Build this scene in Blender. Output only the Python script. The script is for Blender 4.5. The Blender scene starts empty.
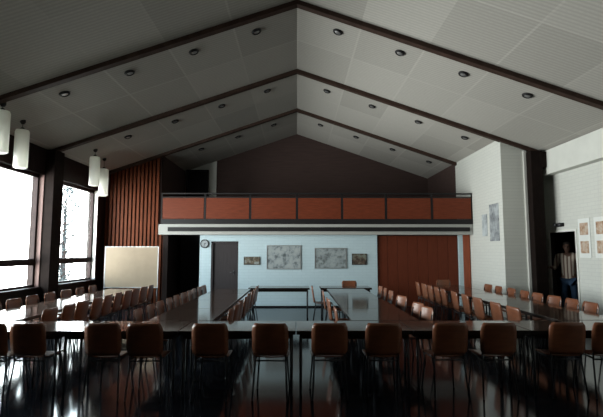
import bpy, bmesh, math, random
from mathutils import Vector, Matrix, Euler

random.seed(7)
S = bpy.context.scene
COL = S.collection
PI = math.pi

# ------------------------------------------------------------------ camera, world, exposure
FPX = 450.0
PITCH = math.atan(42.5 / FPX)
YAW = math.atan(4.5 / FPX)
cam_d = bpy.data.cameras.new('camera')
cam_d.sensor_width = 36.0
cam_d.sensor_fit = 'HORIZONTAL'
cam_d.lens = FPX / 603.0 * 36.0
cam_d.clip_end = 400
cam = bpy.data.objects.new('camera', cam_d)
cam.location = (0, 0, 1.65)
cam.rotation_euler = (PI / 2 + PITCH, 0, -YAW)
COL.objects.link(cam)
S.camera = cam

S.view_settings.view_transform = 'Standard'
S.view_settings.look = 'None'
S.view_settings.gamma = 1.0
S.view_settings.use_curve_mapping = False
S.view_settings.exposure = 4.6
S.cycles.max_bounces = 8
S.cycles.diffuse_bounces = 5
S.cycles.glossy_bounces = 4
S.cycles.transmission_bounces = 4
S.cycles.transparent_max_bounces = 12
S.cycles.sample_clamp_indirect = 6.0
S.cycles.caustics_reflective = False
S.cycles.caustics_refractive = False

SKY_HIGH = (0.80, 0.93, 1.0)
SKY_LOW = (1.0, 0.985, 0.95)
w = bpy.data.worlds.new('overcast_sky')
S.world = w
w.use_nodes = True
nt = w.node_tree
bg = nt.nodes['Background']
tc = nt.nodes.new('ShaderNodeTexCoord')
sp = nt.nodes.new('ShaderNodeSeparateXYZ')
rp = nt.nodes.new('ShaderNodeValToRGB')
el = rp.color_ramp.elements
# sine of elevation mapped to 0..1: dark near and bright far ground shaped to light the ceiling, white overcast above
el[0].position = 0.24; el[0].color = (0.03, 0.035, 0.03, 1)
el[1].position = 0.66; el[1].color = (*[c * 0.75 for c in SKY_HIGH], 1)
e = el.new(0.325); e.color = (*[c * 1.35 for c in SKY_LOW], 1)
e = el.new(0.50); e.color = (*[c * 1.25 for c in SKY_LOW], 1)
mp = nt.nodes.new('ShaderNodeMapRange')
mp.inputs['From Min'].default_value = -1
nt.links.new(tc.outputs['Generated'], sp.inputs[0])
nt.links.new(sp.outputs['Z'], mp.inputs['Value'])
nt.links.new(mp.outputs[0], rp.inputs[0])
nt.links.new(rp.outputs[0], bg.inputs['Color'])
bg.inputs['Strength'].default_value = 1.0

def portal(y0, y1, z0, z1, x):
    l = bpy.data.lights.new('window_daylight', 'AREA')
    l.shape = 'RECTANGLE'
    l.size = y1 - y0
    l.size_y = z1 - z0
    l.cycles.is_portal = True
    o = bpy.data.objects.new('window_daylight', l)
    o.location = (x, (y0 + y1) / 2, (z0 + z1) / 2)
    o.rotation_euler = (PI / 2, 0, -PI / 2)          # emits towards +x
    COL.objects.link(o)

# window openings in the wall by the terrace, last one unseen and added for light (y0, y1), all z 0.80..3.50
WINDOWS = [(8.30, 11.00), (11.85, 14.00), (5.10, 7.80)]
WZ0, WZ1 = 0.78, 3.52
for a, b in WINDOWS:
    portal(a, b, WZ0, WZ1, -6.52)

# ------------------------------------------------------------------ materials
def mat(name, col, rough=0.6, spec=0.5, var=0.0, scale=8.0, stretch=None, metal=0.0, coat=0.0, bump=0.0, col2=None, coat_rough=0.1):
    m = bpy.data.materials.new(name)
    m.use_nodes = True
    n, l = m.node_tree.nodes, m.node_tree.links
    b = n['Principled BSDF']
    b.inputs['Base Color'].default_value = (*col, 1)
    b.inputs['Roughness'].default_value = rough
    b.inputs['Specular IOR Level'].default_value = spec
    b.inputs['Metallic'].default_value = metal
    b.inputs['Coat Weight'].default_value = coat
    b.inputs['Coat Roughness'].default_value = coat_rough
    if var or col2 or bump:
        t = n.new('ShaderNodeTexCoord')
        mpg = n.new('ShaderNodeMapping')
        if stretch:
            mpg.inputs['Scale'].default_value = stretch
        nz = n.new('ShaderNodeTexNoise')
        nz.inputs['Scale'].default_value = scale
        nz.inputs['Detail'].default_value = 5
        l.new(t.outputs['Object'], mpg.inputs[0])
        l.new(mpg.outputs[0], nz.inputs['Vector'])
        if var or col2:
            r = n.new('ShaderNodeValToRGB')
            r.color_ramp.elements[0].position = 0.3
            r.color_ramp.elements[1].position = 0.7
            c2 = col2 if col2 else tuple(min(1, c * (1 + var)) for c in col)
            c1 = col if col2 else tuple(c * (1 - var) for c in col)
            r.color_ramp.elements[0].color = (*c1, 1)
            r.color_ramp.elements[1].color = (*c2, 1)
            l.new(nz.outputs['Fac'], r.inputs[0])
            l.new(r.outputs[0], b.inputs['Base Color'])
        if bump:
            bp = n.new('ShaderNodeBump')
            bp.inputs['Strength'].default_value = bump
            bp.inputs['Distance'].default_value = 0.02
            l.new(nz.outputs['Fac'], bp.inputs['Height'])
            l.new(bp.outputs[0], b.inputs['Normal'])
    return m

M = {}
M['plaster'] = mat('white_brickwork_paint', (0.66, 0.67, 0.63), 0.75, 0.3, var=0.05, scale=3)
M['bluewall'] = mat('pale_blue_white_paint', (0.60, 0.72, 0.76), 0.7, 0.3, var=0.05, scale=2.5)
M['floor'] = mat('dark_polished_linoleum', (0.008, 0.009, 0.012), 0.10, 0.16, var=0.25, scale=1.2)
M['darkwood'] = mat('dark_stained_wood', (0.014, 0.008, 0.007), 0.6, 0.12, var=0.3, scale=5, stretch=(6, 6, 0.6))
M['rafter'] = mat('frame_brown_stain_lit_tone', (0.050, 0.030, 0.023), 0.65, 0.15, var=0.25, scale=6)  # frame stain lightened: light on the rafters put into the colour
M['beam'] = mat('frame_brown_stain_shade_tone', (0.012, 0.008, 0.007), 0.7, 0.05, var=0.25, scale=6)  # same stain kept near black for the shaded posts
M['gable'] = mat('gable_brown_boards', (0.060, 0.038, 0.034), 0.8, 0.2, var=0.15, scale=3, stretch=(0.5, 1, 9))
M['slat'] = mat('slat_orange_brown_wood', (0.10, 0.026, 0.010), 0.55, 0.1, var=0.25, scale=5, stretch=(8, 8, 0.7))
M['slatback'] = mat('slat_gap_backing', (0.025, 0.012, 0.010), 0.7, 0.2)
M['rail'] = mat('balcony_panel_red_brown_veneer', (0.15, 0.033, 0.014), 0.5, 0.2, var=0.18, scale=4, stretch=(1, 1, 8))
M['fold'] = mat('folding_wall_red_brown_veneer', (0.13, 0.030, 0.014), 0.55, 0.15, var=0.15, scale=4, stretch=(8, 1, 0.8))
M['redwood'] = mat('red_brown_door_wood', (0.30, 0.075, 0.035), 0.5, 0.3, var=0.15, scale=4, stretch=(8, 8, 0.8))
M['door'] = mat('dark_grey_brown_door', (0.035, 0.028, 0.030), 0.5, 0.35, var=0.2, scale=4, stretch=(8, 8, 0.8))
M['black'] = mat('black_paint', (0.012, 0.011, 0.012), 0.5, 0.3)
M['voidwall'] = mat('passage_shade_tone', (0.04, 0.035, 0.035), 0.8, 0.2)  # darkness of passage and corridor put into the wall colour
M['greywall'] = mat('grey_painted_panel', (0.36, 0.33, 0.29), 0.8, 0.2, var=0.05, scale=4)
M['whitetrim'] = mat('white_gloss_paint', (0.78, 0.78, 0.74), 0.4, 0.4)
M['winframe'] = mat('window_wood_brown', (0.022, 0.011, 0.010), 0.55, 0.15, var=0.2, scale=6)
M['jamb'] = mat('window_reveal_pinkish_wood', (0.16, 0.10, 0.09), 0.6, 0.2, var=0.05, scale=5)
M['jambwhite'] = mat('window_reveal_white_paint', (0.75, 0.73, 0.70), 0.5, 0.3)
M['steel'] = mat('dull_steel_tube', (0.07, 0.07, 0.075), 0.4, 0.4, metal=0.6)
M['ply'] = mat('chair_beech_ply_varnish', (0.20, 0.070, 0.033), 0.30, 0.5, var=0.16, scale=6, stretch=(1, 6, 6))
M['top'] = mat('table_dark_varnished_veneer', (0.062, 0.038, 0.029), 0.09, 0.2, var=0.2, scale=4, stretch=(5, 1, 5))
M['edge'] = mat('table_edge_band', (0.015, 0.010, 0.008), 0.5, 0.2)
M['board'] = mat('pinboard_cream_felt', (0.35, 0.275, 0.20), 0.9, 0.1, var=0.06, scale=4)
M['alu'] = mat('grey_aluminium', (0.45, 0.45, 0.45), 0.4, 0.5, metal=0.7)
M['clockface'] = mat('clock_face_pale_grey', (0.36, 0.40, 0.42), 0.4, 0.4)
M['paper'] = mat('white_paper_sheet', (0.78, 0.80, 0.78), 0.6, 0.3)
M['skin'] = mat('skin', (0.13, 0.07, 0.05), 0.55, 0.4)
M['hair'] = mat('dark_hair', (0.02, 0.015, 0.012), 0.6, 0.3)
M['jeans'] = mat('blue_denim', (0.022, 0.045, 0.085), 0.8, 0.2, var=0.2, scale=20)
M['shoe'] = mat('brown_shoe_leather', (0.03, 0.018, 0.013), 0.5, 0.4)
M['bark'] = mat('grey_bark', (0.015, 0.012, 0.012), 0.9, 0.1, var=0.3, scale=12)
M['leaf'] = mat('grey_green_leaf', (0.016, 0.025, 0.028), 0.7, 0.2, var=0.3, scale=3)
M['grass'] = mat('garden_lawn', (0.15, 0.20, 0.10), 0.9, 0.1, var=0.3, scale=6)

def opal():
    m = bpy.data.materials.new('opal_glass')
    m.use_nodes = True
    n, l = m.node_tree.nodes, m.node_tree.links
    b = n['Principled BSDF']
    b.inputs['Base Color'].default_value = (0.95, 0.95, 0.90, 1)
    b.inputs['Roughness'].default_value = 0.3
    tr = n.new('ShaderNodeBsdfTranslucent')
    tr.inputs[0].default_value = (0.97, 0.97, 0.92, 1)
    mx = n.new('ShaderNodeMixShader')
    mx.inputs[0].default_value = 0.5
    l.new(b.outputs[0], mx.inputs[1]); l.new(tr.outputs[0], mx.inputs[2])
    l.new(mx.outputs[0], n['Material Output'].inputs[0])
    return m
M['opal'] = opal()

def pane_mat():
    m = bpy.data.materials.new('clear_window_glass')
    m.use_nodes = True
    n, l = m.node_tree.nodes, m.node_tree.links
    n.remove(n['Principled BSDF'])
    t = n.new('ShaderNodeBsdfTransparent')
    t.inputs[0].default_value = (0.95, 0.98, 0.98, 1)
    g = n.new('ShaderNodeBsdfGlossy')
    g.inputs['Roughness'].default_value = 0.02
    f0 = n.new('ShaderNodeLayerWeight')
    f0.inputs['Blend'].default_value = 0.5
    pw = n.new('ShaderNodeMath'); pw.operation = 'POWER'; pw.inputs[1].default_value = 5.0
    l.new(f0.outputs['Facing'], pw.inputs[0])
    f = n.new('ShaderNodeMath'); f.operation = 'MULTIPLY_ADD'; f.inputs[1].default_value = 0.8; f.inputs[2].default_value = 0.03
    l.new(pw.outputs[0], f.inputs[0])
    mx = n.new('ShaderNodeMixShader')
    l.new(f.outputs[0], mx.inputs[0]); l.new(t.outputs[0], mx.inputs[1]); l.new(g.outputs[0], mx.inputs[2])
    l.new(mx.outputs[0], n['Material Output'].inputs[0])
    return m
M['glass'] = pane_mat()

def ceiling_mat():
    """Grey-white acoustic boards: seams, board-to-board tone, rows of slots on every other board."""
    m = bpy.data.materials.new('acoustic_ceiling_boards')
    m.use_nodes = True
    n, l = m.node_tree.nodes, m.node_tree.links
    b = n['Principled BSDF']
    b.inputs['Roughness'].default_value = 0.85
    b.inputs['Specular IOR Level'].default_value = 0.2
    t = n.new('ShaderNodeTexCoord')
    br = n.new('ShaderNodeTexBrick')
    br.offset = 0.0
    br.inputs['Color1'].default_value = (0.525, 0.505, 0.465, 1)
    br.inputs['Color2'].default_value = (0.42, 0.402, 0.368, 1)
    br.inputs['Mortar'].default_value = (0.525, 0.505, 0.465, 1)
    br.inputs['Scale'].default_value = 1.0
    br.inputs['Mortar Size'].default_value = 0.02
    br.inputs['Brick Width'].default_value = 1.22
    br.inputs['Row Height'].default_value = 1.60
    l.new(t.outputs['Object'], br.inputs['Vector'])
    wv = n.new('ShaderNodeTexWave')
    wv.wave_type = 'BANDS'; wv.bands_direction = 'Y'
    wv.inputs['Scale'].default_value = 4.0
    l.new(t.outputs['Object'], wv.inputs['Vector'])
    nz = n.new('ShaderNodeTexNoise')
    nz.inputs['Scale'].default_value = 22
    nz.inputs['Detail'].default_value = 4
    l.new(t.outputs['Object'], nz.inputs['Vector'])
    mr = n.new('ShaderNodeMapRange')
    mr.inputs['To Min'].default_value = 0.80; mr.inputs['To Max'].default_value = 1.06
    mul = n.new('ShaderNodeMath'); mul.operation = 'MULTIPLY'
    l.new(wv.outputs['Fac'], mul.inputs[0]); l.new(nz.outputs['Fac'], mul.inputs[1])
    l.new(mul.outputs[0], mr.inputs['Value'])
    mx = n.new('ShaderNodeMix'); mx.data_type = 'RGBA'; mx.blend_type = 'MULTIPLY'
    mx.inputs['Factor'].default_value = 1.0
    l.new(br.outputs['Color'], mx.inputs['A']); l.new(mr.outputs[0], mx.inputs['B'])
    l.new(mx.outputs['Result'], b.inputs['Base Color'])
    return m
M['ceiling'] = ceiling_mat()

def brickwork(name, c1, c2, mortar, axis):
    """White painted brickwork; axis 'x' for a wall that runs along x, 'y' along y."""
    m = bpy.data.materials.new(name)
    m.use_nodes = True
    n, l = m.node_tree.nodes, m.node_tree.links
    b = n['Principled BSDF']
    b.inputs['Roughness'].default_value = 0.7
    b.inputs['Specular IOR Level'].default_value = 0.3
    t = n.new('ShaderNodeTexCoord')
    s = n.new('ShaderNodeSeparateXYZ'); c = n.new('ShaderNodeCombineXYZ')
    l.new(t.outputs['Object'], s.inputs[0])
    l.new(s.outputs['X' if axis == 'x' else 'Y'], c.inputs['X'])
    l.new(s.outputs['Z'], c.inputs['Y'])
    br = n.new('ShaderNodeTexBrick')
    br.inputs['Color1'].default_value = (*c1, 1)
    br.inputs['Color2'].default_value = (*c2, 1)
    br.inputs['Mortar'].default_value = (*mortar, 1)
    br.inputs['Scale'].default_value = 1.0
    br.inputs['Mortar Size'].default_value = 0.008
    br.inputs['Brick Width'].default_value = 0.26
    br.inputs['Row Height'].default_value = 0.085
    l.new(c.outputs[0], br.inputs['Vector'])
    l.new(br.outputs['Color'], b.inputs['Base Color'])
    bp = n.new('ShaderNodeBump'); bp.inputs['Strength'].default_value = 0.3; bp.inputs['Distance'].default_value = 0.008
    bp.invert = True
    l.new(br.outputs['Fac'], bp.inputs['Height']); l.new(bp.outputs[0], b.inputs['Normal'])
    return m
M['brick_right'] = brickwork('white_painted_brick', (0.65, 0.66, 0.62), (0.63, 0.64, 0.60), (0.59, 0.60, 0.57), 'y')
M['brick_back'] = brickwork('pale_blue_painted_brick', (0.55, 0.68, 0.73), (0.53, 0.66, 0.71), (0.50, 0.63, 0.68), 'x')

def picture_mat(name, bgc, c1, c2, scale, seed, axis='x'):
    """A sheet with soft blotches of two colours, as a small photograph or drawing looks from afar."""
    m = bpy.data.materials.new(name)
    m.use_nodes = True
    n, l = m.node_tree.nodes, m.node_tree.links
    b = n['Principled BSDF']
    b.inputs['Roughness'].default_value = 0.45
    t = n.new('ShaderNodeTexCoord')
    mpg = n.new('ShaderNodeMapping'); mpg.inputs['Location'].default_value = (seed * 3.1, seed * 1.7, seed)
    l.new(t.outputs['Object'], mpg.inputs[0])
    nz = n.new('ShaderNodeTexNoise'); nz.inputs['Scale'].default_value = scale; nz.inputs['Detail'].default_value = 6
    nz.inputs['Roughness'].default_value = 0.65
    l.new(mpg.outputs[0], nz.inputs['Vector'])
    r = n.new('ShaderNodeValToRGB')
    e = r.color_ramp.elements
    e[0].position = 0.36; e[0].color = (*c1, 1)
    e[1].position = 0.62; e[1].color = (*bgc, 1)
    k = e.new(0.49); k.color = (*c2, 1)
    l.new(nz.outputs['Fac'], r.inputs[0])
    l.new(r.outputs[0], b.inputs['Base Color'])
    return m

def shirt_mat():
    m = bpy.data.materials.new('pale_striped_shirt_cloth')
    m.use_nodes = True
    n, l = m.node_tree.nodes, m.node_tree.links
    b = n['Principled BSDF']
    b.inputs['Roughness'].default_value = 0.85
    t = n.new('ShaderNodeTexCoord')
    wv = n.new('ShaderNodeTexWave'); wv.bands_direction = 'X'
    wv.inputs['Scale'].default_value = 4.2; wv.inputs['Distortion'].default_value = 0.6
    l.new(t.outputs['Object'], wv.inputs['Vector'])
    r = n.new('ShaderNodeValToRGB')
    r.color_ramp.elements[0].position = 0.30; r.color_ramp.elements[0].color = (0.16, 0.10, 0.08, 1)
    r.color_ramp.elements[1].position = 0.50; r.color_ramp.elements[1].color = (0.55, 0.48, 0.40, 1)
    l.new(wv.outputs['Fac'], r.inputs[0]); l.new(r.outputs[0], b.inputs['Base Color'])
    return m
M['shirt'] = shirt_mat()

# ------------------------------------------------------------------ mesh helpers
def box(bm, x0, x1, y0, y1, z0, z1, bev=0.0, mx=None, mi=0):
    r = bmesh.ops.create_cube(bm, size=1.0)
    vs = r['verts']
    for v in vs:
        v.co = Vector(((x0 + x1) / 2 + v.co.x * (x1 - x0), (y0 + y1) / 2 + v.co.y * (y1 - y0), (z0 + z1) / 2 + v.co.z * (z1 - z0)))
    fs = list({f for v in vs for f in v.link_faces})
    for f in fs:
        f.material_index = mi
    if bev:
        es = list({e for v in vs for e in v.link_edges})
        rb = bmesh.ops.bevel(bm, geom=es, offset=bev, segments=2, affect='EDGES', profile=0.5)
        vs = list({v for f in rb['faces'] for v in f.verts} | {v for v in vs if v.is_valid})
    if mx is not None:
        bmesh.ops.transform(bm, matrix=mx, verts=vs)
    return vs

def tube(bm, pts, r, seg=8):
    """Round bar along a polyline; radius a number or one per point."""
    pts = [Vector(p) for p in pts]
    rs = r if isinstance(r, (list, tuple)) else [r] * len(pts)
    rings = []
    for i, p in enumerate(pts):
        if i == 0: d = pts[1] - p
        elif i == len(pts) - 1: d = p - pts[i - 1]
        else: d = (pts[i + 1] - p).normalized() + (p - pts[i - 1]).normalized()
        d.normalize()
        up = Vector((0, 0, 1)) if abs(d.z) < 0.9 else Vector((0, 1, 0))
        a = d.cross(up).normalized(); b = d.cross(a)
        rings.append([bm.verts.new(p + (a * math.cos(2 * PI * k / seg) + b * math.sin(2 * PI * k / seg)) * rs[i]) for k in range(seg)])
    for A, B in zip(rings, rings[1:]):
        for k in range(seg):
            bm.faces.new((A[k], A[(k + 1) % seg], B[(k + 1) % seg], B[k]))
    bm.faces.new(rings[0]); bm.faces.new(list(reversed(rings[-1])))

def lathe(bm, prof, seg=24, mx=None):
    """prof: list of (radius, z)."""
    rings = []
    for r, z in prof:
        if r < 1e-6:
            rings.append([bm.verts.new((0, 0, z))])
        else:
            rings.append([bm.verts.new((r * math.cos(2 * PI * k / seg), r * math.sin(2 * PI * k / seg), z)) for k in range(seg)])
    for A, B in zip(rings, rings[1:]):
        for k in range(seg):
            a, a2, b, b2 = A[k % len(A)], A[(k + 1) % len(A)], B[k % len(B)], B[(k + 1) % len(B)]
            f = [a, a2, b2, b]
            f2 = []
            for v in f:
                if v not in f2: f2.append(v)
            if len(f2) > 2:
                bm.faces.new(f2)
    if mx is not None:
        bmesh.ops.transform(bm, matrix=mx, verts=[v for R in rings for v in R])

def prism(bm, poly, axis, a, b):
    """poly: 2D points; axis 'y' -> (x,z) extruded over y a..b; axis 'x' -> (y,z) over x; axis 'z' -> (x,y) over z."""
    def P(p, t):
        return {'y': (p[0], t, p[1]), 'x': (t, p[0], p[1]), 'z': (p[0], p[1], t)}[axis]
    A = [bm.verts.new(P(p, a)) for p in poly]; B = [bm.verts.new(P(p, b)) for p in poly]
    n = len(poly)
    bm.faces.new(A); bm.faces.new(list(reversed(B)))
    for i in range(n):
        bm.faces.new((A[i], B[i], B[(i + 1) % n], A[(i + 1) % n]))

def obj(name, bm, mats, parent=None, smooth=False, loc=None):
    if not isinstance(mats, (list, tuple)): mats = [mats]
    bmesh.ops.recalc_face_normals(bm, faces=bm.faces)
    me = bpy.data.meshes.new(name)
    bm.to_mesh(me); bm.free()
    for m in mats:
        me.materials.append(M[m] if isinstance(m, str) else m)
    if smooth:
        for p in me.polygons: p.use_smooth = True
    o = bpy.data.objects.new(name, me)
    COL.objects.link(o)
    if parent is not None: o.parent = parent
    if loc is not None: o.location = loc
    return o

def thing(name, label, cat, loc=(0, 0, 0), rz=0.0, group=None):
    o = bpy.data.objects.new(name, None)
    o.empty_display_size = 0.1
    COL.objects.link(o)
    o.location = loc; o.rotation_euler = (0, 0, rz)
    return tag(o, label, cat, group)

def tag(o, label, cat, group=None):
    o['label'] = label; o['category'] = cat
    if group: o['group'] = group
    return o

def struct(name, bm, mats, parent=None, label=None, cat=None):
    o = obj(name, bm, mats, parent)
    if parent is None: o['kind'] = 'structure'
    if label: o['label'] = label
    if cat: o['category'] = cat
    return o

def copy_tree(o, parent=None):
    c = o.copy()
    COL.objects.link(c)
    if parent is not None: c.parent = parent
    for ch in [k for k in KIDS.get(o.name, [])]:
        copy_tree(ch, c)
    return c
KIDS = {}
def remember(root):
    """Note a prototype's children once, before copies exist."""
    for ch in root.children:
        KIDS.setdefault(root.name, []).append(ch)
        remember(ch)

NB = bmesh.new
ORD = ['first', 'second', 'third', 'fourth', 'fifth', 'sixth', 'seventh', 'eighth', 'ninth', 'tenth', 'eleventh', 'twelfth', 'thirteenth']

# ------------------------------------------------------------------ the hall
ZR, K = 6.32, 0.345               # ceiling height at the ridge, slope
def zc(x): return ZR - K * abs(x)
Y0, YG = -3.0, 17.7               # wall behind the camera, gable
B1, B2, B3 = 8.05, 11.25, 14.55   # portal frames
BF = 13.2                         # balcony front
YB = 13.5                         # wall under the balcony

bm = NB(); box(bm, -6.5, 8.8, Y0 - 0.1, YG + 0.2, -0.12, 0.0)
struct('floor', bm, 'floor', label='dark polished hall floor reflecting the windows', cat='floor')

bm = NB()
prism(bm, [(-6.7, zc(6.7)), (0, ZR), (6.7, zc(6.7)), (6.7, zc(6.7) + 0.2), (0, ZR + 0.2), (-6.7, zc(6.7) + 0.2)], 'y', Y0 - 0.1, YG + 0.2)
struct('ceiling', bm, 'ceiling', label='pitched ceiling of grey acoustic boards', cat='ceiling')

bm = NB()   # gable above and behind the balcony
prism(bm, [(-6.7, -0.1), (6.7, -0.1), (6.7, zc(6.7) + 0.05), (0, ZR + 0.05), (-6.7, zc(6.7) + 0.05)], 'y', YG, YG + 0.15)
struct('wall_back_gable', bm, 'gable', label='dark brown boarded gable wall behind the balcony', cat='wall')
bm = NB()
prism(bm, [(-6.7, -0.1), (8.8, -0.1), (8.8, 3.0), (6.7, zc(6.7) + 0.05), (0, ZR + 0.05), (-6.7, zc(6.7) + 0.05)], 'y', Y0 - 0.15, Y0)
struct('wall_front', bm, 'darkwood', label='unseen dark wood wall behind the camera, kept dark to cut bounce light', cat='wall')  # out of view; made dark so no bounced light reaches the foreground

# window side
bm = NB()
ys = [Y0] + sorted(v for ab in WINDOWS for v in ab) + [YG]
zt = zc(6.35) + 0.03
box(bm, -6.5, -6.2, Y0, YG, 0, WZ0)
box(bm, -6.5, -6.2, Y0, YG, WZ1, zt)
for i in range(0, len(ys), 2):
    box(bm, -6.5, -6.2, ys[i], ys[i + 1], WZ0, WZ1)
struct('wall_left', bm, 'darkwood', label='dark wood window wall along the terrace', cat='wall')

def window(name, y0, y1, label, far_jamb):
    root = thing(name, label, 'window', (-6.35, (y0 + y1) / 2, WZ0)); root['kind'] = 'structure'
    L = y1 - y0; h = WZ1 - WZ0
    bm = NB(); f = 0.09
    box(bm, -0.04, 0.04, -L / 2, L / 2, 0, f * 0.7); box(bm, -0.04, 0.04, -L / 2, L / 2, h - f, h)
    box(bm, -0.04, 0.04, -L / 2, -L / 2 + f, 0, h); box(bm, -0.04, 0.04, L / 2 - f, L / 2, 0, h)
    obj('window_frame', bm, 'winframe', root)
    bm = NB(); box(bm, -0.05, 0.05, -L / 2 + f, L / 2 - f, 0.53, 0.68)
    obj('transom', bm, 'winframe', root)
    bm = NB(); box(bm, -0.008, 0.008, -L / 2 + f * 0.8, L / 2 - f * 0.8, 0.05, 0.54)
    obj('window_pane', bm, 'glass', root)
    bm = NB(); box(bm, -0.008, 0.008, -L / 2 + f * 0.8, L / 2 - f * 0.8, 0.67, h - 0.06)
    obj('window_pane', bm, 'glass', root)
    bm = NB(); box(bm, 0.05, 0.20, -L / 2 - 0.02, L / 2 + 0.02, -0.03, 0.012, 0.004)
    obj('window_sill', bm, 'winframe', root)
    bm = NB(); box(bm, 0.045, 0.152, L / 2 - 0.03, L / 2 - 0.0, 0.01, h)
    obj('window_jamb', bm, far_jamb, root)
    return root
window('window_1', WINDOWS[0][0], WINDOWS[0][1], 'large bright window with dark frame and low transom, beside the near pendant lamps', 'jamb')
window('window_2', WINDOWS[1][0], WINDOWS[1][1], 'narrower-looking bright window showing a tree, between the dark post and cream pinboard', 'jambwhite')

window('window_unseen_added', WINDOWS[2][0], WINDOWS[2][1], 'unseen window in the bay beside the camera, added to light the near ceiling', 'jamb')  # added out of view to bring light onto the near ceiling

# slatted wall beside the balcony
bm = NB()
box(bm, -6.25, -4.42, B3 + 0.05, B3 + 0.15, 0, zc(6.0) + 0.0, mi=1)
prism(bm, [(-6.25, zc(6.0)), (-4.42, zc(6.0)), (-4.42, zc(4.42) + 0.03), (-6.25, zc(6.25) + 0.03)], 'y', B3 + 0.05, B3 + 0.15)
box(bm, -4.42, -4.0, B3 + 0.05, B3 + 0.15, 0, 2.3, mi=1)
for f in bm.faces: f.material_index = 1
x = -6.19
while x < -4.06:
    top = zc(x) - 0.01 if x < -4.5 else 2.28
    prism(bm, [(x, 0.0), (x + 0.075, 0.0), (x + 0.075, top), (x, top)], 'y', B3 - 0.01, B3 + 0.06)
    x += 0.125
struct('wall_back_left', bm, ['slat', 'slatback'], label='orange brown vertical slat wall behind the cream pinboard', cat='wall')

bm = NB()
box(bm, -4.52, -4.42, B3 + 0.15, YG, 0, zc(4.42) + 0.03)
struct('wall_stair', bm, 'gable', label='dark wood side wall of the balcony stair', cat='wall')
bm = NB()
box(bm, -4.0, -3.85, YB, B3 + 0.05, 0, 2.24)
struct('wall_stair_lower', bm, 'darkwood', label='dark brown return wall beside the passage under the balcony', cat='wall')

# wall under the balcony
WT = 2.24
bm = NB()
box(bm, -2.90, -2.56, YB, YB + 0.2, 0, WT)
box(bm, -2.56, -1.75, YB, YB + 0.2, 1.94, WT)
box(bm, -1.75, 2.40, YB, YB + 0.2, 0, WT)
box(bm, 2.40, 4.85, YB, YB + 0.2, 2.15, WT)
box(bm, 4.85, 4.98, YB, YB + 0.2, 0, WT)
struct('wall_back', bm, 'brick_back', label='pale blue white wall under the balcony', cat='wall')
bm = NB(); box(bm, -1.75, 2.40, YB - 0.015, YB, 0, 0.04)
struct('baseboard_back', bm, 'black')
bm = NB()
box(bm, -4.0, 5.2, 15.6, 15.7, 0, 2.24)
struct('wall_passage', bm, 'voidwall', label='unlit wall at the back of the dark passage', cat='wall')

# right-hand side: white return wall, grey face, outer wall
bm = NB()
prism(bm, [(5.2, 0), (6.2, 0), (6.2, zc(6.2) + 0.03), (5.2, zc(5.2) + 0.03)], 'y', B2 + 0.02, B3)
struct('wall_alcove', bm, 'brick_right', label='white projecting wall block beside the balcony', cat='wall')
bm = NB()
prism(bm, [(5.2, 0), (6.7, 0), (6.7, zc(6.7) + 0.03), (5.2, zc(5.2) + 0.03)], 'y', B3, YG)
struct('wall_balcony_right', bm, 'gable', label='dark boarded side wall of the balcony', cat='wall')
bm = NB(); box(bm, 5.76, 5.83, B2 - 0.03, B2 + 0.02, 0, zc(5.8) - 0.12, 0.006)
struct('trim_1', bm, 'whitetrim')

DY0, DY1, DH = 10.33, 11.44, 2.14
bm = NB()
box(bm, 6.45, 6.56, Y0, DY0, 0, zc(6.5) + 0.03)
box(bm, 6.45, 6.56, DY1, B3, 0, zc(6.5) + 0.03)
box(bm, 6.45, 6.56, DY0, DY1, DH, zc(6.5) + 0.03)
struct('wall_right', bm, 'brick_right', label='white brick wall with the doorway and posters', cat='wall')
bm = NB(); box(bm, 6.22, 6.45, Y0, B2 - 0.03, 3.55, zc(6.35) + 0.02)
struct('trim_2', bm, 'plaster', label='white lintel beam along the top of the wall', cat='beam')
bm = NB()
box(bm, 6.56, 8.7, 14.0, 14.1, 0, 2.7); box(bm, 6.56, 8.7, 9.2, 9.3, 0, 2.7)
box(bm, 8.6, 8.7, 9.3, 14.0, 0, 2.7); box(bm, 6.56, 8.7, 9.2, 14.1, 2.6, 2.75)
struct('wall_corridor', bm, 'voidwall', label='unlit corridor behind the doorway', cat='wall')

# door frame of the open doorway
root = thing('door_3', 'open doorway with white frame and dark corridor where the man stands', 'door', (6.45, (DY0 + DY1) / 2, 0)); root['kind'] = 'structure'
bm = NB(); h = (DY1 - DY0) / 2
box(bm, -0.02, 0.0, -h - 0.02, -h + 0.03, 0, DH - 0.03); box(bm, -0.02, 0.0, h - 0.03, h + 0.02, 0, DH - 0.03); box(bm, -0.02, 0.0, -h - 0.02, h + 0.02, DH - 0.03, DH + 0.02)
obj('door_frame', bm, 'whitetrim', root)
bm = NB()
box(bm, 0.0, 0.11, -h, -h + 0.03, 0, DH - 0.03); box(bm, 0.0, 0.11, h - 0.03, h, 0, DH - 0.03); box(bm, 0.0, 0.11, -h, h, DH - 0.03, DH)
obj('door_lining', bm, 'door', root)

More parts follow.
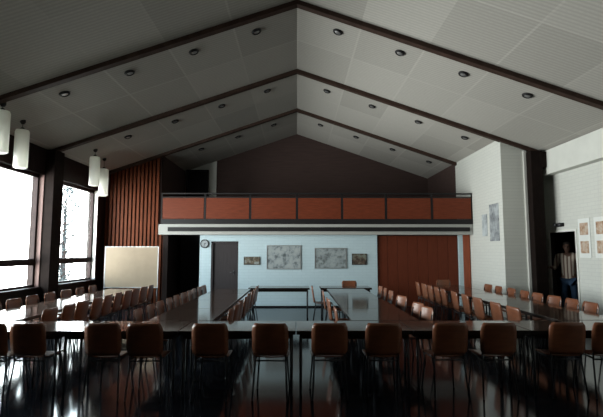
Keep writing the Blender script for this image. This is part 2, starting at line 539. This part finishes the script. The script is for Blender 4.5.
# ------------------------------------------------------------------ portal frames
def portal_frame(y, label, right_x):
    r = thing('portal_frame', label, 'roof beam', (0, y, 0), 0, 'portal frames')
    d = 0.09; hw = 0.07
    for s in (-1, 1):
        bm = NB()
        e = 6.19 if s < 0 else 6.21
        poly = [(0, ZR - 0.003), (s * e, zc(e) - 0.003), (s * e, zc(e) - d - 0.003), (0, ZR - d - 0.003)]
        prism(bm, poly, 'y', -hw, hw)
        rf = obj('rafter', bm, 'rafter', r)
    return r
f1 = portal_frame(B1, 'dark rafter pair crossing the ceiling highest in view, over the near downlights', 0)
f2 = portal_frame(B2, 'dark rafter pair in the middle, coming down onto two dark posts', 0)
f3 = portal_frame(B3 - 0.08, 'shortest dark rafter pair, in front of the gable above the balcony', 0)
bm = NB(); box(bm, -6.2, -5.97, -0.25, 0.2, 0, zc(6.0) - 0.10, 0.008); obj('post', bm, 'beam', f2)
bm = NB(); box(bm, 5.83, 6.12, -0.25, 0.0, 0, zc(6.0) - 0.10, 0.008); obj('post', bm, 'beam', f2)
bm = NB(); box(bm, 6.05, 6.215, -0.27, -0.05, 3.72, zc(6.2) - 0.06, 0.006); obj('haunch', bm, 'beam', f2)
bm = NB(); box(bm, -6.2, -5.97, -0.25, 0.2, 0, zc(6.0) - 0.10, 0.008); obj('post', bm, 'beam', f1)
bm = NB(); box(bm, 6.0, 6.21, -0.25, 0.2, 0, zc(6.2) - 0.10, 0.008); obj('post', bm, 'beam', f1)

# ------------------------------------------------------------------ balcony
bal = thing('balcony', 'long balcony across the hall end with seven red brown panels', 'balcony', (0, BF, 2.44))
def P(name, m, x0, x1, y0, y1, z0, z1, bev=0.0, par=bal):
    bm = NB(); box(bm, x0, x1, y0 - BF, y1 - BF, z0 - 2.44, z1 - 2.44, bev); return obj(name, bm, m, par)
P('balcony_floor', 'darkwood', -3.99, 5.19, BF + 0.06, YG - 0.005, 2.36, 2.50)
P('edge_beam', 'black', -3.99, 5.19, BF, BF + 0.06, 2.44, 2.585)
M['greytrim'] = mat('grey_white_fascia_paint', (0.42, 0.42, 0.40), 0.5, 0.3)
fas = P('fascia', 'greytrim', -4.06, 5.19, BF + 0.02, YB, 2.13, 2.435)
P('curtain_track', 'black', -3.78, 5.09, BF - 0.015, BF + 0.02, 2.225, 2.345, par=fas)  # dark curtain track box on the fascia front
px = [-3.99, -2.71, -1.38, 0.0, 1.33, 2.63, 3.99, 5.19]
for a, b in zip(px, px[1:]):
    P('railing_panel', 'rail', a + 0.035, b - 0.035, BF + 0.015, BF + 0.035, 2.59, 3.21, 0.003)
for xx in px:
    P('railing_post', 'black', max(-3.99, xx - 0.025), min(5.19, xx + 0.025), BF + 0.01, BF + 0.05, 2.585, 3.33)
P('handrail', 'black', -3.99, 5.19, BF, BF + 0.06, 3.32, 3.36, 0.008)
P('lower_rail', 'black', -3.99, 5.19, BF + 0.018, BF + 0.045, 3.215, 3.245)
P('side_railing', 'rail', -3.99, -3.96, BF + 0.07, B3, 2.59, 3.21)

bm = NB()   # lighter wall piece with the upper door
prism(bm, [(-4.42, 2.5), (-3.19, 2.5), (-3.19, zc(3.19) - 0.01), (-4.42, zc(4.42) - 0.01)], 'y', YG - 0.06, YG)
struct('wall_back_upper', bm, 'plaster', label='lighter grey wall piece around the upper dark door', cat='wall')

def door(name, label, x0, x1, y, z0, h, m, hinge=1):
    r = thing(name, label, 'door', ((x0 + x1) / 2, y, z0)); r['kind'] = 'structure'
    hw = (x1 - x0) / 2
    bm = NB(); box(bm, -hw, -hw + 0.05, -0.03, 0.1, 0, h); box(bm, hw - 0.05, hw, -0.03, 0.1, 0, h); box(bm, -hw, hw, -0.03, 0.1, h - 0.05, h)
    obj('door_frame', bm, m, r)
    bm = NB(); box(bm, -hw + 0.052, hw - 0.052, 0.03, 0.07, 0.005, h - 0.052, 0.004)
    lf = obj('door_leaf', bm, m, r)
    bm = NB(); xh = hinge * (hw - 0.13)
    tube(bm, [(xh, 0.03, 1.02), (xh, -0.02, 1.02), (xh - hinge * 0.11, -0.025, 1.02)], 0.009)
    box(bm, xh - 0.018, xh + 0.018, 0.022, 0.032, 0.93, 1.08, 0.003)
    obj('door_handle', bm, 'steel', lf, True)
    return r
door('door_1', 'dark closed door beside the round clock under the balcony', -2.555, -1.755, YB + 0.035, 0, 1.935, 'door')
door('door_2', 'dark upper door in the grey wall piece behind the balcony', -4.35, -3.48, YG - 0.165, 2.5, 2.33, 'black')

# folding wall, red-brown jamb
fw = thing('folding_partition', 'closed red brown folding wooden partition under the balcony', 'partition', (2.42, YB + 0.08, 0))
n = 8; L = 2.42 / n
for i in range(n):
    bm = NB(); box(bm, i * L + 0.004, (i + 1) * L - 0.004, -0.02, 0.02, 0.012, 2.11, 0.005); obj('leaf', bm, 'fold', fw)
bm = NB(); box(bm, -0.01, 2.42, -0.035, 0.035, 2.11, 2.148); obj('top_track', bm, 'black', fw)
bm = NB(); box(bm, 0.0, 2.42, -0.03, 0.03, 0.0, 0.012); obj('floor_track', bm, 'black', fw)
bm = NB(); box(bm, 4.985, 5.185, YB - 0.02, YB + 0.04, 0, 2.13, 0.006)
tag(obj('door_leaf', bm, 'redwood'), 'narrow red brown upright wooden panel between partition and white side wall', 'panel')

# ------------------------------------------------------------------ ceiling downlights
def make_downlight():
    r = thing('ceiling_downlight', 'x', 'ceiling light', group='ceiling downlights')
    bm = NB(); lathe(bm, [(0.0, 0.0), (0.10, 0.0), (0.105, -0.01), (0.095, -0.03), (0.08, -0.04), (0.07, -0.04), (0.066, -0.02), (0.0, -0.018)], 20)
    obj('housing', bm, 'black', r, True)
    bm = NB(); lathe(bm, [(0.0, -0.019), (0.062, -0.021), (0.055, -0.03), (0.0, -0.036)], 16)
    obj('lens', bm, 'alu', r, True)
    return r
dl = make_downlight(); remember(dl)
first = True
for ri, (yy, nm) in enumerate([(B1 + 0.6, 'nearest row'), (B2 + 0.75, 'middle row'), (B3 + 0.8, 'last row near the gable')]):
    for s in (-1, 1):
        for k, xx in enumerate([0.82, 2.06, 3.32, 4.58]):
            if first: o = dl; first = False
            else: o = copy_tree(dl)
            o.location = (s * xx, yy, zc(xx) + 0.0)
            o.rotation_euler = (0, s * math.atan(K), 0)
            o['label'] = f"dark ceiling downlight, {ORD[k]} from the ridge on the {'window' if s < 0 else 'bright'} slope, {nm}"

# ------------------------------------------------------------------ pendant lamps
PEND = [(-5.52, 8.28, 3.46, 'nearest pendant lamp, half cut by the picture edge before the big window'),
        (-5.71, 9.22, 3.35, 'second pendant lamp, opal cylinder in front of the big window top'),
        (-5.52, 12.17, 3.41, 'third pendant lamp, higher of the two opal cylinders near the slat wall'),
        (-5.68, 13.13, 3.25, 'last pendant lamp, lower of the two opal cylinders next to the slat wall')]
for x, y, z, lb in PEND:
    t = thing('pendant_lamp', lb, 'lamp', (x, y, z), 0, 'opal cylinder pendants')
    bm = NB(); lathe(bm, [(0.0, 0.02), (0.10, 0.0), (0.132, 0.02), (0.135, 0.76), (0.12, 0.80), (0.03, 0.805), (0.0, 0.805)], 24)
    obj('lamp_shade', bm, 'opal', t, True)
    bm = NB(); lathe(bm, [(0.0, 0.86), (0.02, 0.86), (0.045, 0.83), (0.05, 0.803), (0.0, 0.803)], 16)
    obj('cap', bm, 'black', t, True)
    zt = zc(x) - z
    bm = NB(); tube(bm, [(0, 0, 0.85), (0, 0, zt - 0.02)], 0.006, 6)
    obj('cord', bm, 'black', t)
    bm = NB(); lathe(bm, [(0.0, zt - 0.07), (0.03, zt - 0.07), (0.055, zt - 0.03), (0.055, zt + 0.02), (0, zt + 0.02)], 16)
    obj('ceiling_rose', bm, 'black', t, True)

# ------------------------------------------------------------------ pictures, clock, sign
def framed(name, label, x0, x1, z0, z1, pm, fm='alu', fr=0.02, mount=0.0):
    w_, h_ = x1 - x0, z1 - z0
    t = thing(name, label, 'picture', ((x0 + x1) / 2, YB, z0))
    bm = NB(); d = 0.025
    box(bm, -w_ / 2, w_ / 2, -d, -0.001, 0, fr); box(bm, -w_ / 2, w_ / 2, -d, -0.001, h_ - fr, h_)
    box(bm, -w_ / 2, -w_ / 2 + fr, -d, -0.001, fr, h_ - fr); box(bm, w_ / 2 - fr, w_ / 2, -d, -0.001, fr, h_ - fr)
    obj('picture_frame', bm, fm, t)
    bm = NB(); box(bm, -w_ / 2 + fr, w_ / 2 - fr, -0.014, -0.002, fr, h_ - fr)
    obj('picture_sheet', bm, pm, t)
framed('framed_print', 'small colour picture beside the dark door under the balcony', -1.58, -1.10, 1.24, 1.48,
       picture_mat('print_farm_colours', (0.30, 0.34, 0.32), (0.05, 0.05, 0.04), (0.16, 0.12, 0.08), 9, 1), 'black', 0.012)
framed('framed_drawing', 'large grey landscape drawing, wider of the two on the pale blue wall', -0.90, 0.12, 1.11, 1.82,
       picture_mat('drawing_grey_tree', (0.40, 0.43, 0.43), (0.10, 0.12, 0.13), (0.33, 0.37, 0.38), 6.5, 2))
framed('framed_drawing', 'grey framed drawing, smaller of the two large ones, beside the small dark print', 0.53, 1.48, 1.13, 1.74,
       picture_mat('drawing_grey_sketch', (0.36, 0.40, 0.41), (0.13, 0.15, 0.15), (0.29, 0.33, 0.34), 7.5, 5))
framed('framed_print', 'small dark colour picture next to the folding partition', 1.64, 2.08, 1.24, 1.57,
       picture_mat('print_dark_colours', (0.20, 0.22, 0.18), (0.03, 0.03, 0.03), (0.11, 0.07, 0.05), 9, 8), 'black', 0.012)

def sheet(name, label, X, y0, y1, z0, z1, pm, cat='poster'):
    bm = NB(); box(bm, -0.008, 0.0, -(y1 - y0) / 2, (y1 - y0) / 2, 0, z1 - z0)
    return tag(obj(name, bm, pm, loc=(X - 0.001, (y0 + y1) / 2, z0)), label, cat)
sheet('poster', 'tall grey poster with a dark figure on the white wall block', 5.2, 11.50, 12.06, 1.91, 2.89,
      picture_mat('poster_grey_figure', (0.46, 0.50, 0.52), (0.08, 0.09, 0.10), (0.26, 0.28, 0.30), 2.6, 4))
sheet('poster', 'small pale poster beside the tall grey one', 5.2, 12.22, 12.56, 2.06, 2.66,
      picture_mat('poster_pale', (0.55, 0.60, 0.62), (0.20, 0.23, 0.25), (0.42, 0.46, 0.48), 4, 6))

def display(label, y0, y1, seeds):
    t = thing('display_panel', label, 'poster', (6.45, (y0 + y1) / 2, 1.50))
    hw = (y1 - y0) / 2
    bm = NB(); box(bm, -0.012, -0.001, -hw, hw, 0, 0.88, 0.002); obj('backing_sheet', bm, 'paper', t)
    for k, s in enumerate(seeds):
        bm = NB(); z = 0.10 + k * 0.41
        box(bm, -0.016, -0.012, -hw * 0.70, hw * 0.70, z, z + 0.27)
        obj('photo_print', bm, picture_mat(f'print_warm', (0.58, 0.50, 0.42), (0.26, 0.15, 0.09), (0.48, 0.32, 0.22), 9, s), t)
display('white panel with two warm toned pictures next to the doorway', 9.83, 10.24, (11, 12))
display('white panel with pictures at the picture edge, second from the doorway', 9.22, 9.69, (13, 15))

t = thing('wall_clock', 'small round wall clock on the white pier beside the dark door', 'clock', (-2.755, YB, 1.865))
rot = Matrix.Rotation(PI / 2, 4, 'X')
bm = NB(); lathe(bm, [(0, 0.0), (0.125, 0.0), (0.13, 0.02), (0.125, 0.045), (0.108, 0.045), (0.106, 0.03), (0, 0.03)], 28, rot); obj('clock_case', bm, 'black', t, True)
bm = NB(); lathe(bm, [(0, 0.034), (0.104, 0.034), (0.104, 0.030), (0, 0.030)], 28, rot); fc = obj('clock_face', bm, 'clockface', t)
bm = NB()
for k in range(12):
    a = k * PI / 6
    mxx = Matrix.Rotation(a, 4, 'Y')
    box(bm, -0.004, 0.004, -0.037, -0.034, 0.08, 0.097, mx=mxx)
obj('hour_mark', bm, 'black', fc)
bm = NB(); box(bm, -0.005, 0.005, -0.040, -0.037, -0.01, 0.055, mx=Matrix.Rotation(math.radians(70), 4, 'Y')); obj('hour_hand', bm, 'black', t)
bm = NB(); box(bm, -0.004, 0.004, -0.043, -0.040, -0.015, 0.085, mx=Matrix.Rotation(math.radians(190), 4, 'Y')); obj('minute_hand', bm, 'black', t)

t = thing('emergency_light', 'small dark twin wall light above the open doorway', 'light', (6.45, 10.95, 2.24))
bm = NB(); box(bm, -0.05, -0.001, -0.17, 0.17, 0, 0.09, 0.01); obj('housing', bm, 'black', t)
for s in (-1, 1):
    bm = NB(); lathe(bm, [(0, 0.03), (0.045, 0.03), (0.05, 0.0), (0.03, -0.04), (0, -0.045)], 16, Matrix.Translation((-0.075, s * 0.1, 0.05)) @ Matrix.Rotation(-PI / 2, 4, 'Y'))
    obj('lamp_head', bm, 'steel', t, True)

# ------------------------------------------------------------------ pinboard
t = thing('pinboard', 'cream free-standing pinboard on grey legs before the slat wall', 'board', (-4.87, 13.4, 0), 0)
bm = NB(); box(bm, -0.765, 0.765, -0.012, 0.012, 0.60, 1.76); obj('board_surface', bm, 'board', t)
bm = NB()
box(bm, -0.79, -0.765, -0.02, 0.02, 0.575, 1.785); box(bm, 0.765, 0.79, -0.02, 0.02, 0.575, 1.785)
box(bm, -0.765, 0.765, -0.02, 0.02, 0.575, 0.60); box(bm, -0.765, 0.765, -0.02, 0.02, 1.76, 1.785)
obj('board_frame', bm, 'alu', t)
for s in (-1, 1):
    bm = NB(); tube(bm, [(s * 0.77, 0.0, 0.02), (s * 0.77, 0.0, 0.60)], 0.017)
    tube(bm, [(s * 0.77, -0.28, 0.018), (s * 0.77, 0.28, 0.018)], 0.017)
    obj('leg', bm, 'steel', t, True)

# ------------------------------------------------------------------ tables
def make_table(L, W, ix, iy):
    """Length L along local x, width W along y; legs inset ix / at y = +-iy."""
    r = thing('long_table', 'x', 'table')
    bm = NB(); box(bm, -L / 2, L / 2, -W / 2, W / 2, 0.695, 0.74, 0.003)
    bm.normal_update()
    for f in bm.faces: f.material_index = 0 if f.normal.z > 0.9 else 1
    obj('tabletop', bm, ['top', 'edge'], r)
    bm = NB()
    for s in (-1, 1):
        box(bm, -L / 2 + ix - 0.01, L / 2 - ix + 0.01, s * iy - 0.01, s * iy + 0.01, 0.640, 0.695)
        box(bm, s * (L / 2 - ix) - 0.01, s * (L / 2 - ix) + 0.01, -iy + 0.01, iy - 0.01, 0.640, 0.695)
    obj('apron', bm, 'edge', r)
    for sx in (-1, 1):
        for sy in (-1, 1):
            bm = NB(); xx, yy = sx * (L / 2 - ix), sy * iy
            tube(bm, [(xx, yy, 0.0), (xx, yy, 0.668)], [0.014, 0.017], 8)
            obj('leg', bm, 'steel', r, True)
    return r

TG = 'long dark tables'
def table_run(proto, spots, rz):
    remember(proto)
    for i, (x, y, lb) in enumerate(spots):
        o = proto if i == 0 else copy_tree(proto)
        o.location = (x, y, 0); o.rotation_euler = (0, 0, rz)
        o['label'] = lb; o['group'] = TG

cross = [(-4.06 + 1.35 * (i + 0.5), 5.63, f'dark varnished table, {ORD[i]} from the windows in the cross row closest to the camera') for i in range(6)]
table_run(make_table(1.34, 0.74, 0.05, 0.31), cross, 0)
ROWS = {   # name: (centre x, width, leg half spacing, modules)
    'window': (-4.12, 0.84, 0.11, 4), 'second': (-1.54, 0.86, 0.15, 4), 'third': (1.17, 0.90, 0.15, 4), 'wall': (3.90, 0.88, 0.20, 5)}
RN = {'window': 'row along the windows', 'second': 'second row from the windows', 'third': 'third row from the windows', 'wall': 'row nearest the white wall'}
for k, (cx, W, ly, nmod) in ROWS.items():
    sp = [(cx, 6.03 + 1.25 * (i + 0.5), f'dark varnished table, {ORD[i]} behind the front cross tables in the {RN[k]}') for i in range(nmod)]
    table_run(make_table(1.24, W, 0.07, ly), sp, PI / 2)
table_run(make_table(1.52, 0.70, 0.05, 0.28), [(-0.445, 11.62, 'dark table standing crosswise between the second and third rows before the blue wall')], 0)
table_run(make_table(1.27, 0.70, 0.05, 0.28), [(1.225, 11.62, 'dark table closing the far end of the third row crosswise')], 0)

# ------------------------------------------------------------------ chairs
def shell(bm, nx, ny, fn, th):
    """A curved board: fn(u, v) -> point (mid surface) for u, v in -1..1, thickness th along the local normal."""
    eps = 1e-3
    F, Bk = [], []
    for j in range(ny + 1):
        rf, rb = [], []
        for i in range(nx + 1):
            u, v = -1 + 2 * i / nx, -1 + 2 * j / ny
            p = Vector(fn(u, v))
            du = Vector(fn(u + eps, v)) - Vector(fn(u - eps, v)); dv = Vector(fn(u, v + eps)) - Vector(fn(u, v - eps))
            nrm = du.cross(dv).normalized()
            rf.append(bm.verts.new(p + nrm * th / 2)); rb.append(bm.verts.new(p - nrm * th / 2))
        F.append(rf); Bk.append(rb)
    for j in range(ny):
        for i in range(nx):
            bm.faces.new((F[j][i], F[j][i + 1], F[j + 1][i + 1], F[j + 1][i]))
            bm.faces.new((Bk[j][i], Bk[j + 1][i], Bk[j + 1][i + 1], Bk[j][i + 1]))
    for i in range(nx):
        bm.faces.new((F[0][i], Bk[0][i], Bk[0][i + 1], F[0][i + 1]))
        bm.faces.new((F[ny][i], F[ny][i + 1], Bk[ny][i + 1], Bk[ny][i]))
    for j in range(ny):
        bm.faces.new((F[j][0], F[j + 1][0], Bk[j + 1][0], Bk[j][0]))
        bm.faces.new((F[j][nx], Bk[j][nx], Bk[j + 1][nx], F[j + 1][nx]))

def rc(v): return 1 - 0.16 * abs(v) ** 7            # rounds the corners

def make_chair():
    r = thing('stacking_chair', 'x', 'chair')
    bm = NB()
    def fs(u, v):
        y = v * 0.20
        z = 0.452 + 0.012 * u * u - 0.018 * max(0, v - 0.55) ** 2 * 5 + 0.008 * (v < -0.5) * (v + 0.5) ** 2 * 4
        return (u * 0.20 * rc(v), y, z)
    shell(bm, 8, 10, fs, 0.012); obj('seat', bm, 'ply', r, True)
    bm = NB()
    def fb(u, v):
        z = 0.665 + v * 0.180
        y = -0.215 - (z - 0.50) * 0.14 - 0.028 * (1 - u * u)
        return (u * 0.203 * rc(v), y, z)
    shell(bm, 8, 10, fb, 0.011); obj('backrest', bm, 'ply', r, True)
    for s in (-1, 1):
        bm = NB(); tube(bm, [(s * 0.195, 0.195, 0.0), (s * 0.165, 0.155, 0.40), (s * 0.16, 0.14, 0.435)], 0.0105, 6)
        obj('leg', bm, 'steel', r, True)
        bm = NB(); tube(bm, [(s * 0.195, -0.255, 0.0), (s * 0.172, -0.195, 0.40), (s * 0.172, -0.200, 0.47), (s * 0.172, -0.232, 0.60), (s * 0.172, -0.252, 0.76)], 0.0105, 6)
        obj('leg', bm, 'steel', r, True)
    bm = NB()
    for s in (-1, 1):
        tube(bm, [(s * 0.172, -0.197, 0.433), (s * 0.16, 0.14, 0.433)], 0.010, 6)
    tube(bm, [(-0.16, 0.14, 0.433), (0.16, 0.14, 0.433)], 0.009, 6)
    tube(bm, [(-0.172, -0.195, 0.42), (0.172, -0.195, 0.42)], 0.009, 6)
    obj('seat_frame', bm, 'steel', r, True)
    return r

chair = make_chair(); remember(chair)
used = [False]
BK = 0.262                                     # from chair centre to the top of its back
def put_chair(x, y, rz, label, group):
    if not used[0]: o = chair; used[0] = True
    else: o = copy_tree(chair)
    o.location = (x, y, 0); o.rotation_euler = (0, 0, rz)
    o['label'] = label; o['group'] = group
    return o

jit = lambda a: random.uniform(-a, a)
FRONT = [-3.42, -3.0, -2.17, -1.70, -0.97, -0.29, 0.36, 0.98, 1.72, 2.28, 3.08, 3.56]
for i, x in enumerate(FRONT):
    put_chair(x, 5.42 + jit(0.02), jit(0.05), f'plywood chair seen from behind, {ORD[i]} from the window side at the front cross tables', 'chairs at the front cross tables')

# per row: (back x of the window-side chairs, their ys), (back x of the far-side chairs, their ys)
SIDE = {
    'window': ((-4.78, [6.6, 7.2, 7.75, 8.3, 8.9, 9.5, 10.1, 10.7]), (-3.48, [6.52, 7.02, 7.48, 8.0, 8.48, 8.96, 9.44, 9.92, 10.42, 10.9])),
    'second': ((-2.19, [6.36, 6.86, 7.34, 7.82, 8.30, 8.78, 9.26, 9.74, 10.22, 10.70]), (-0.92, [6.55, 7.05, 7.65, 8.2, 8.87, 9.4, 10.0, 10.6])),
    'third': ((0.55, [6.6, 7.85, 9.3, 10.5]), (1.90, [6.55, 7.06, 8.15, 9.2, 9.86, 10.38])),
    'wall': ((3.15, [6.65, 7.2, 7.92, 8.5, 9.1, 9.75, 10.22, 10.72, 11.3, 11.85]), (4.64, [7.17, 7.68, 8.16, 8.72, 9.24, 9.83, 10.4, 10.98])),
}
SN = {('window', 0): 'window side of the row along the windows', ('window', 1): 'inner side of the row along the windows',
      ('second', 0): 'window side of the second table row', ('second', 1): 'inner side of the second table row',
      ('third', 0): 'window side of the third table row', ('third', 1): 'far side of the third table row',
      ('wall', 0): 'inner side of the white wall row', ('wall', 1): 'white wall side of the last table row'}
for k, sides in SIDE.items():
    for si, (bx, yl) in enumerate(sides):
        for i, y in enumerate(yl):
            x = bx + BK if si == 0 else bx - BK
            if k == 'third' and si == 0 and i == 3: x = 0.36 + BK
            rz = (-PI / 2 if si == 0 else PI / 2) + jit(0.06)
            if k == 'third' and si == 1 and i < 3: rz = PI / 2 + 0.22 + jit(0.06)
            put_chair(x + jit(0.015), y, rz, f'plywood chair, {ORD[i]} from the camera on the {SN[(k, si)]}', f'chairs on the {SN[(k, si)]}')
put_chair(1.42, 12.08, PI, 'pale plywood chair facing the camera behind the far end of the third row', 'chairs at the row ends')
put_chair(4.12, 12.46, PI + 0.05, 'plywood chair facing the camera at the far end of the white wall row', 'chairs at the row ends')

# ------------------------------------------------------------------ man in the doorway
def skinned(name, verts, edges, radii, mats, parent, root=0, levels=1):
    me = bpy.data.meshes.new(name)
    me.from_pydata(verts, edges, [])
    o = bpy.data.objects.new(name, me)
    COL.objects.link(o)
    sm = o.modifiers.new('skin', 'SKIN'); sm.use_smooth_shade = True
    if not me.skin_vertices: me.skin_vertices.new()
    for i, r in enumerate(radii):
        d = me.skin_vertices[0].data[i]
        d.radius = r if isinstance(r, tuple) else (r, r)
        d.use_root = (i == root)
    ss = o.modifiers.new('subdivision', 'SUBSURF'); ss.levels = levels; ss.render_levels = levels
    bpy.context.view_layer.update()
    dg = bpy.context.evaluated_depsgraph_get()
    nm = bpy.data.meshes.new_from_object(o.evaluated_get(dg))
    for p in nm.polygons: p.use_smooth = True
    nm.materials.clear(); nm.materials.append(M[mats])
    bpy.data.objects.remove(o)
    o2 = bpy.data.objects.new(name, nm)
    COL.objects.link(o2); o2.parent = parent
    return o2

def build_man(loc, rz):
    t = thing('person', 'man in pale striped shirt and blue jeans standing in the dark doorway', 'person', loc, rz)
    # faces local -y; height 1.84
    V, E, R = [], [], []
    def v(p, r, frm=None):
        V.append(p); R.append(r)
        if frm is not None: E.append((frm, len(V) - 1))
        return len(V) - 1
    pel = v((0, 0, 0.96), (0.155, 0.11))
    wst = v((0, 0, 1.12), (0.145, 0.10), pel)
    chs = v((0, 0.01, 1.32), (0.165, 0.115), wst)
    shl = v((0, 0.015, 1.47), (0.135, 0.09), chs)
    nk = v((0, 0.01, 1.54), (0.050, 0.052), shl)
    nk2 = v((0, -0.003, 1.575), (0.048, 0.050), nk)
    hands = {}
    for s in (-1, 1):
        hip = v((s * 0.095, 0, 0.90), 0.095, pel)
        kn = v((s * 0.11, -0.01, 0.50), 0.062, hip)
        clf = v((s * 0.112, 0.015, 0.34), 0.056, kn)
        an = v((s * 0.115, 0.02, 0.09), 0.040, clf)
        ft = v((s * 0.125, -0.05, 0.045), (0.042, 0.034), an)
        v((s * 0.135, -0.16, 0.032), (0.040, 0.024), ft)
        sh = v((s * 0.19, 0.015, 1.45), 0.062, shl)
        if s < 0:      # raised forearm, hand to the door frame
            el = v((-0.27, -0.02, 1.17), 0.045, sh)
            wr = v((-0.33, -0.24, 1.20), 0.030, el)
            d = Vector((-0.2, -0.9, 0.15)).normalized()
        else:
            el = v((0.25, 0.03, 1.15), 0.045, sh)
            wr = v((0.24, -0.07, 0.91), 0.030, el)
            d = Vector((-0.05, -0.25, -0.95)).normalized()
        w0 = Vector(V[wr]); pm = v(tuple(w0 + d * 0.055), (0.036, 0.020), wr)
        hands[s] = (w0, d)
    # head: chin to crown
    jw = v((0, -0.030, 1.615), (0.072, 0.078), nk2)
    hd = v((0, -0.012, 1.695), (0.094, 0.112), jw)
    v((0, 0.0, 1.76), (0.078, 0.090), hd)
    body = skinned('body', V, E, R, 'skin', t)
    # face, ears and fingers are grown into the same mesh
    bm = bmesh.new(); bm.from_mesh(body.data)
    def blob(c, sx, sy, sz):
        r = bmesh.ops.create_uvsphere(bm, u_segments=10, v_segments=7, radius=1.0)
        bmesh.ops.transform(bm, matrix=Matrix.Translation(c) @ Matrix.Diagonal((sx, sy, sz, 1)), verts=r['verts'])
    blob((0, -0.115, 1.675), 0.014, 0.022, 0.026)                      # nose
    blob((0, -0.100, 1.628), 0.026, 0.010, 0.008)                      # mouth
    for s in (-1, 1):
        blob((s * 0.084, -0.005, 1.68), 0.012, 0.022, 0.034)           # ears
        blob((s * 0.032, -0.100, 1.705), 0.020, 0.012, 0.008)          # brows
        w0, d = hands[s]
        side = d.cross(Vector((0, 0, 1)) if abs(d.z) < 0.7 else Vector((0, 1, 0))).normalized()
        nrm = d.cross(side).normalized()
        for k, ln in enumerate((0.068, 0.078, 0.072, 0.056)):
            o0 = w0 + d * 0.085 + side * (k - 1.5) * 0.019
            p1 = o0 + d * ln * 0.45 + nrm * 0.006; p2 = o0 + d * ln * 0.8 + nrm * 0.022; p3 = o0 + d * ln * 0.95 + nrm * 0.042
            tube(bm, [o0 - d * 0.03, o0, p1, p2, p3], [0.0095, 0.0095, 0.009, 0.0085, 0.007], 8)
        th0 = w0 + d * 0.03 - side * 0.028
        tube(bm, [th0, th0 + d * 0.03 - side * 0.022, th0 + d * 0.055 - side * 0.026 + nrm * 0.012], [0.012, 0.0105, 0.008], 8)
    bmesh.ops.recalc_face_normals(bm, faces=bm.faces)
    bm.to_mesh(body.data); bm.free()
    for p in body.data.polygons: p.use_smooth = True
    # eyes
    for s in (-1, 1):
        bm = NB(); r = bmesh.ops.create_uvsphere(bm, u_segments=10, v_segments=8, radius=0.011)
        bmesh.ops.transform(bm, matrix=Matrix.Translation((s * 0.032, -0.099, 1.690)), verts=r['verts'])
        obj('eye', bm, 'black', t, True)
    # hair
    HV = [(0, -0.060, 1.762), (0, 0.0, 1.772), (0, 0.055, 1.725), (0, 0.065, 1.64)]
    skinned('hair', HV, [(0, 1), (1, 2), (2, 3)], [(0.080, 0.040), (0.102, 0.062), (0.104, 0.070), (0.080, 0.046)], 'hair', t)
    # shirt
    V, E, R = [], [], []
    a = v((0, 0, 0.80), (0.178, 0.138)); b = v((0, 0, 1.10), (0.168, 0.122), a); c = v((0, 0.01, 1.32), (0.182, 0.132), b)
    d_ = v((0, 0.015, 1.475), (0.150, 0.105), c); v((0, 0.012, 1.555), (0.082, 0.080), d_)
    for s in (-1, 1):
        sh = v((s * 0.195, 0.015, 1.465), 0.084, d_)
        if s < 0:
            el = v((-0.272, -0.02, 1.175), 0.060, sh); v((-0.322, -0.21, 1.197), 0.043, el)
        else:
            el = v((0.252, 0.03, 1.155), 0.060, sh); v((0.243, -0.055, 0.95), 0.043, el)
    skinned('shirt', V, E, R, 'shirt', t)
    # jeans
    V, E, R = [], [], []
    a = v((0, 0, 0.955), (0.166, 0.120))
    for s in (-1, 1):
        h_ = v((s * 0.095, 0, 0.88), 0.106, a); k_ = v((s * 0.11, -0.008, 0.50), 0.076, h_); v((s * 0.115, 0.018, 0.10), 0.062, k_)
    skinned('jeans', V, E, R, 'jeans', t)
    for s in (-1, 1):
        skinned('shoe', [(s * 0.116, 0.05, 0.042), (s * 0.122, -0.04, 0.050), (s * 0.136, -0.165, 0.036), (s * 0.139, -0.20, 0.030)],
                [(0, 1), (1, 2), (2, 3)], [(0.040, 0.042), (0.046, 0.050), (0.046, 0.036), (0.034, 0.028)], 'shoe', t, 1)
    return t
man = build_man((6.72, 11.17, 0.0), math.radians(-38))
man.scale = (1.04, 1.04, 1.04)

# ------------------------------------------------------------------ tree outside
t = thing('tree', 'grey green tree outside, seen through the far window', 'tree', (-20.6, 40.0, -3.0))
bm = NB(); tube(bm, [(0, 0, 0), (0.1, 0, 2.5), (0.0, 0.1, 5.5), (0.1, 0, 9.5)], [0.28, 0.22, 0.15, 0.05], 10)
for k in range(16):
    a = k * 2.4; z = 2.2 + k * 0.42
    tube(bm, [(0, 0, z), (0.8 * math.cos(a), 0.8 * math.sin(a), z + 0.5), (1.35 * math.cos(a), 1.35 * math.sin(a), z + 1.2)], [0.07, 0.045, 0.015], 5)
obj('trunk', bm, 'bark', t)
bm = NB()
for k in range(3800):
    z = random.uniform(2.0, 10.8)
    rr = 1.75 * math.sin(PI * min(1, max(0.02, (z - 1.5) / 9.6))) ** 0.6 * math.sqrt(random.random())
    a = random.uniform(0, 2 * PI)
    c = Vector((rr * math.cos(a), rr * math.sin(a), z))
    q = Euler((random.uniform(0, 6), random.uniform(0, 6), random.uniform(0, 6))).to_matrix()
    s = random.uniform(0.07, 0.14)
    vs = [bm.verts.new(c + q @ Vector(p) * s) for p in ((-1, 0, 0), (0, -0.5, 0.1), (1, 0, 0), (0, 0.5, 0.1))]
    bm.faces.new(vs)
obj('foliage', bm, 'leaf', t)
bm = NB(); lathe(bm, [(0, -3.6), (3.2, -3.6), (2.4, -3.1), (1.0, -2.95), (0, -2.9)], 24)
o = struct('ground_mound', bm, 'grass'); o.location = (-20.6, 40.0, 0)
